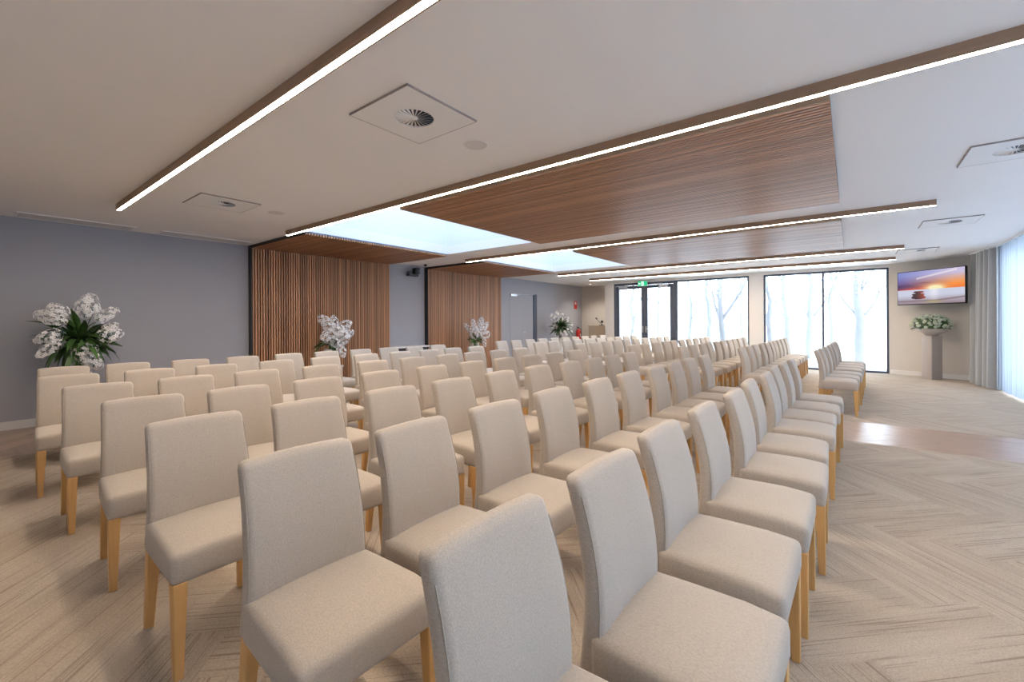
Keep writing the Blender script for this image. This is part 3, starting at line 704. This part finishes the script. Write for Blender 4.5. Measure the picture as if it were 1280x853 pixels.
# pedestals under the bouquets
def plinth(label, x, y, h_):
    t = thing('flower_plinth', label, 'plinth', (x, y, 0), group='white flower plinths')
    boxobj('shaft', 'white', t, -.15, .15, -.15, .15, 0, h_-.03); boxobj('cap', 'white', t, -.165, .165, -.165, .165, h_-.03, h_)
X1 = -7.6
plinth('white plinth under the large bouquet by the grey wall', X1, 1.0, .42)
bouquet('large white bouquet with long dark leaves against the grey wall, leftmost', X1, 1.0, .42, [
    sp(X1+.05, zz(430, 285), zz(200, 235), .075, 150, .030), sp(X1-.05, zz(400, 250), zz(330, 165), .075, 90, .030),
    sp(X1, zz(610, 240), zz(670, 80), .085, 170, .030), sp(X1+.02, zz(690, 215), zz(640, 130), .06, 60, .030), sp(X1+.05, zz(730, 280), zz(885, 195), .06, 100, .028),
    sp(X1+.12, zz(740, 450), zz(925, 400), .075, 120, .030), sp(X1+.1, zz(790, 370), zz(890, 330), .05, 60, .028),
    sp(X1+.15, zz(400, 390), zz(190, 465), .055, 110, .028), sp(X1+.18, zz(400, 470), zz(205, 600), .055, 110, .028), sp(X1+.2, zz(330, 480), zz(330, 430), .05, 40, .028),
    sp(X1+.22, zz(550, 530), zz(730, 690), .085, 190, .030), sp(X1+.22, zz(680, 510), zz(600, 590), .06, 70, .030)],
    170, P(*zz(520, 490), X1).z, 1.1, 3, .26, .12)
X2 = -7.58; y2 = P(413, 433, X2).y; C2 = Vector((X2, y2, 0))
plinth('white plinth under the bouquet before the nearer slatted panel', X2, y2, .50)
def q2(a, b): return (380+a/8.525, 370+b/8.53)
bouquet('white bouquet in a pale vase before the nearer slatted timber wall panel', X2, y2, .50, [
    sp(C2, q2(300, 350), q2(180, 230), .085, 130, .036), sp(C2, q2(330, 340), q2(312, 225), .06, 80, .034), sp(C2, q2(380, 350), q2(480, 285), .08, 110, .036),
    sp(fwd(C2, .05), q2(420, 430), q2(510, 385), .07, 90, .034), sp(fwd(C2, .1), q2(360, 420), q2(350, 360), .15, 170, .040), sp(fwd(C2, .12), q2(320, 430), q2(210, 440), .10, 120, .038),
    sp(fwd(C2, .15), q2(400, 440), q2(440, 420), .12, 120, .038), sp(fwd(C2, .18), q2(390, 500), q2(420, 640), .06, 70, .032), sp(fwd(C2, .15), q2(320, 470), q2(330, 520), .08, 70, .034)],
    40, P(*q2(300, 500), C2).z, .85, 5, .30, .12, LEAFD+LEAFG, up_=-.1)
X3 = -7.58; y3 = P(593, 430, X3).y; C3 = Vector((X3, y3, 0))
plinth('white plinth under the bouquet before the farther slatted panel', X3, y3, .46)
def q3(a, b): return (560+a/7.11, 380+b/7.11)
bouquet('white bouquet in a pale vase before the farther slatted timber wall panel', X3, y3, .46, [
    sp(C3, q3(220, 260), q3(150, 180), 0.050, 90, 0.033), sp(C3, q3(240, 240), q3(222, 145), 0.056, 90, 0.033), sp(C3, q3(270, 240), q3(300, 130), 0.074, 110, 0.035), sp(C3, q3(300, 240), q3(350, 170), 0.056, 90, 0.033),
    sp(fwd(C3, .1), q3(250, 290), q3(250, 230), 0.124, 150, 0.038), sp(fwd(C3, .12), q3(310, 290), q3(355, 260), 0.081, 110, 0.035), sp(fwd(C3, .15), q3(320, 310), q3(330, 375), 0.043, 60, 0.030)],
    40, P(*q3(255, 310), C3).z, .85, 7, .30, .13, LEAFD+LEAFG, up_=-.2)
X4 = -7.52; y4 = P(700, 420, X4).y; C4 = Vector((X4, y4, 0))
plinth('white plinth under the bouquet beyond the grey door', X4, y4, .45)
def q4(a, b): return (680+a/15.5, 375+b/15.5)
bouquet('white lily bouquet with dark leaves beyond the grey door', X4, y4, .45, [
    sp(C4, q4(200, 400), q4(150, 290), 0.062, 60, 0.053), sp(C4, q4(250, 390), q4(252, 230), 0.062, 70, 0.053), sp(C4, q4(320, 380), q4(360, 275), 0.062, 60, 0.053), sp(C4, q4(420, 400), q4(450, 350), 0.062, 50, 0.053),
    sp(fwd(C4, .05), q4(460, 500), q4(540, 480), 0.074, 60, 0.053), sp(fwd(C4, .08), q4(160, 480), q4(270, 440), 0.056, 50, 0.053), sp(fwd(C4, .08), q4(240, 520), q4(170, 570), 0.056, 50, 0.053),
    sp(fwd(C4, .15), q4(380, 560), q4(410, 690), 0.105, 110, 0.060), sp(fwd(C4, .1), q4(480, 570), q4(530, 620), 0.056, 50, 0.053)],
    120, P(*q4(280, 540), C4).z, 1.05, 9, .30, .14)

# ------------------------------------------------------------------ things along the left wall
t = thing('console_cabinet', 'low white cabinet with dark slot between the slatted panels', 'cabinet', (XL+.02, 6.42, 0))
boxobj('body', 'white', t, 0, .30, -.46, .46, 0, .64); boxobj('open_slot', 'black', t, 0, .28, -.44, .44, .64, .715); boxobj('top', 'white', t, 0, .32, -.47, .47, .715, .75)
t = thing('wall_camera', 'black swivel camera on the grey wall between slatted panels', 'camera', (XL, 6.66, 2.36))
boxobj('bracket', 'black', t, 0, .12, -.17, .10, 0, .045)
bm = rbox(.02, .17, -.02, .12, .045, .20, .03, 3); obj('head', mesh('head', bm, 'black', 50), t)
bm = bmesh.new(); tube(bm, [(.17, .05, .12), (.195, .05, .12)], .035, 16); obj('lens', mesh('lens', bm, 'frame', 40), t)
bm = bmesh.new(); tube(bm, [(.06, -.15, .07), (.14, -.15, .07)], .05, 14); obj('microphone', mesh('microphone', bm, 'black', 40), t)
t = thing('ceiling_sensor', 'tiny black sensor hanging from the ceiling beside the wall camera', 'sensor', (-7.6, 6.62, H-.06))
bm = bmesh.new(); lathe(bm, [(.02, 0), (.035, .02), (.03, .05)], seg=14); obj('dome', mesh('dome', bm, 'black', 50), t); bm = bmesh.new(); lathe(bm, [(.045, .05), (.045, .06)], seg=14); obj('base', mesh('base', bm, 'vent'), t)
# fire point in the corner
e = P(725, 418, XL+.12)
t = thing('fire_extinguisher', 'red fire extinguisher hung in the corner of the grey wall', 'extinguisher', (XL+.12, 14.35, .55))
bm = bmesh.new(); lathe(bm, [(.075, 0), (.085, .02), (.085, .36), (.05, .43), (.025, .45)], seg=20); obj('cylinder', mesh('cylinder', bm, 'red', 50), t)
bm = bmesh.new(); tube(bm, [(0, 0, .45), (0, 0, .50), (0, -.1, .53)], .014, 8); bx(bm, -.015, .015, -.10, .03, .50, .515); obj('handle', mesh('handle', bm, 'black'), t)
bm = bmesh.new(); tube(bm, [(0, .02, .48), (.05, .10, .44), (.06, .11, .2), (.06, .10, .08)], .012, 8); obj('hose', mesh('hose', bm, 'black', 60), t)
boxobj('label_band', 'white', t, .078, .087, -.03, .03, .18, .28)
t = thing('fire_sign', 'small red fire sign above the extinguisher', 'sign', (XL, 14.35, 1.75))
boxobj('plate', 'red', t, 0, .006, -.11, .11, 0, .30); boxobj('pictogram', 'white', t, .006, .008, -.05, .05, .17, .26)
# lectern
t = thing('lectern', 'pale timber lectern with a gooseneck microphone in the corner', 'lectern', (-7.0, 14.05, 0))
boxobj('body', 'lectern', t, -.32, .32, -.20, .25, 0, 1.10); boxobj('top', 'lectern', t, -.34, .34, -.22, .27, 1.10, 1.14)
m_ = boxobj('microphone_base', 'black', t, .02, .14, -.05, .07, 1.14, 1.16)
bm = bmesh.new(); tube(bm, [(.10, 0, 1.16), (.02, 0, 1.24), (-.10, 0, 1.38)], .008, 8); tube(bm, [(-.10, 0, 1.37), (-.14, 0, 1.41)], .022, 10); obj('gooseneck', mesh('gooseneck', bm, 'black', 60), m_)
bm = bmesh.new(); bmesh.ops.create_icosphere(bm, subdivisions=2, radius=.045, matrix=Matrix.Translation((.10, 0, 1.27))); tube(bm, [(.10, 0, 1.16), (.10, 0, 1.25)], .006, 8); obj('second_microphone', mesh('second_microphone', bm, 'black', 60), m_)
# exit sign above the glazed doors
def exitpic(u, v):
    g = lin((20, 190, 130)); w_ = lin((245, 255, 250))
    def seg(a, b, r):
        ax, ay = a; bx_, by = b; du, dv = bx_-ax, by-ay; s = max(0, min(1, ((u-ax)*du+(v-ay)*dv*.25)/(du*du+dv*dv*.25+1e-9)))
        return (u-ax-du*s)**2+((v-ay-dv*s)*.5)**2 < r*r
    if .38 < u < .64 and .06 < v < .94:
        man = seg((.52, .82), (.52, .83), .035) or seg((.51, .68), (.49, .45), .03) or seg((.49, .45), (.56, .30), .022) or seg((.56, .3), (.55, .14), .02) or seg((.49, .45), (.44, .28), .022) or seg((.44, .28), (.40, .26), .02) or seg((.51, .66), (.57, .55), .018) or seg((.50, .66), (.43, .55), .018)
        return g if man else w_
    if .08 < u < .30 and abs(v-.5) < .08: return w_
    if u < .17 and u > .06 and abs(v-.5) < (u-.05)*2.2: return w_
    return g
e = on(803, 354, 1, 13.6)
t = thing('exit_sign', 'green lit running man exit sign above the glazed doors', 'sign', (-5.26, 13.60, 2.40))
boxobj('housing', 'white', t, -.155, .155, 0, .04, 0, .17); obj('face', picture('face', 96, 48, .30, .155, exitpic, 'exit'), t, (0, -.002, .085)); boxobj('bracket', 'white', t, -.03, .03, .01, .03, .17, H-2.40)

# ------------------------------------------------------------------ pale bare trees outside
def tree(px, dist, hgt, rad, seed, label, fork):
    p = on(px, 400, 1, dist); r = random.Random(seed)
    t = thing('bare_tree', label, 'tree', (p.x, dist, -.05), group='bare trees outside')
    bm = bmesh.new(); pts = []
    for i in range(8): pts.append((r.uniform(-.05, .05)*i*.6, r.uniform(-.05, .05), hgt*i/7))
    tube(bm, pts, [rad*(1-.10*i) for i in range(8)], 9); obj('trunk', mesh('trunk', bm, 'bark', 60), t)
    for k in range(11):
        i = r.randint(2, 6); q = Vector(pts[i]); a = r.uniform(0, 2*PI); l = r.uniform(.7, 1.7)*(1.3 if k < fork else 1)
        d1 = Vector((math.cos(a)*.5, math.sin(a)*.35, .85)); e1 = q+d1*l*.5+Vector((r.uniform(-.1, .1), 0, 0)); e2 = e1+Vector((d1.x*.8+r.uniform(-.2, .2), d1.y, 1)).normalized()*l*.6
        bm = bmesh.new(); r1 = rad*(.55 if k < fork else .25); tube(bm, [q, e1, e2], [r1, r1*.7, r1*.3], 6)
        for s in range(3):
            b0 = e1+(e2-e1)*r.uniform(0, .8); tube(bm, [b0, b0+Vector((r.uniform(-.5, .5), r.uniform(-.3, .3), r.uniform(.2, .6)))], [r1*.35, r1*.12], 5)
        obj('branch', mesh('branch', bm, 'bark', 60), t)
for i, (px, dist, rad, fk, lb) in enumerate(((790, 16.5, .06, 1, 'pale bare tree seen through the left leaf of the glazed doors'), (822, 18, .05, 2, 'pale bare tree seen through the right leaf of the glazed doors'),
        (862, 17.5, .06, 0, 'leftmost pale bare tree behind the single window pane'), (886, 18, .08, 0, 'straight pale tree trunk mid of the single window pane'), (903, 16.5, .09, 2, 'forked pale bare tree behind the single window pane'), (928, 19.5, .05, 2, 'thin pale tree beside the pale pillar'),
        (962, 16.5, .07, 2, 'leaning pale tree at the left edge of the twin panes'), (984, 18, .08, 0, 'straight pale trunk behind the left twin pane'), (1011, 18.5, .10, 0, 'pale trunk beside the mullion of the twin panes'), (1076, 16.8, .12, 3, 'broad forked pale tree behind the right twin pane'), (1040, 19, .06, 2, 'faint thin pale tree behind the right twin pane'))):
    tree(px, dist, 4.6, rad*1.35, 40+i, lb, fk)
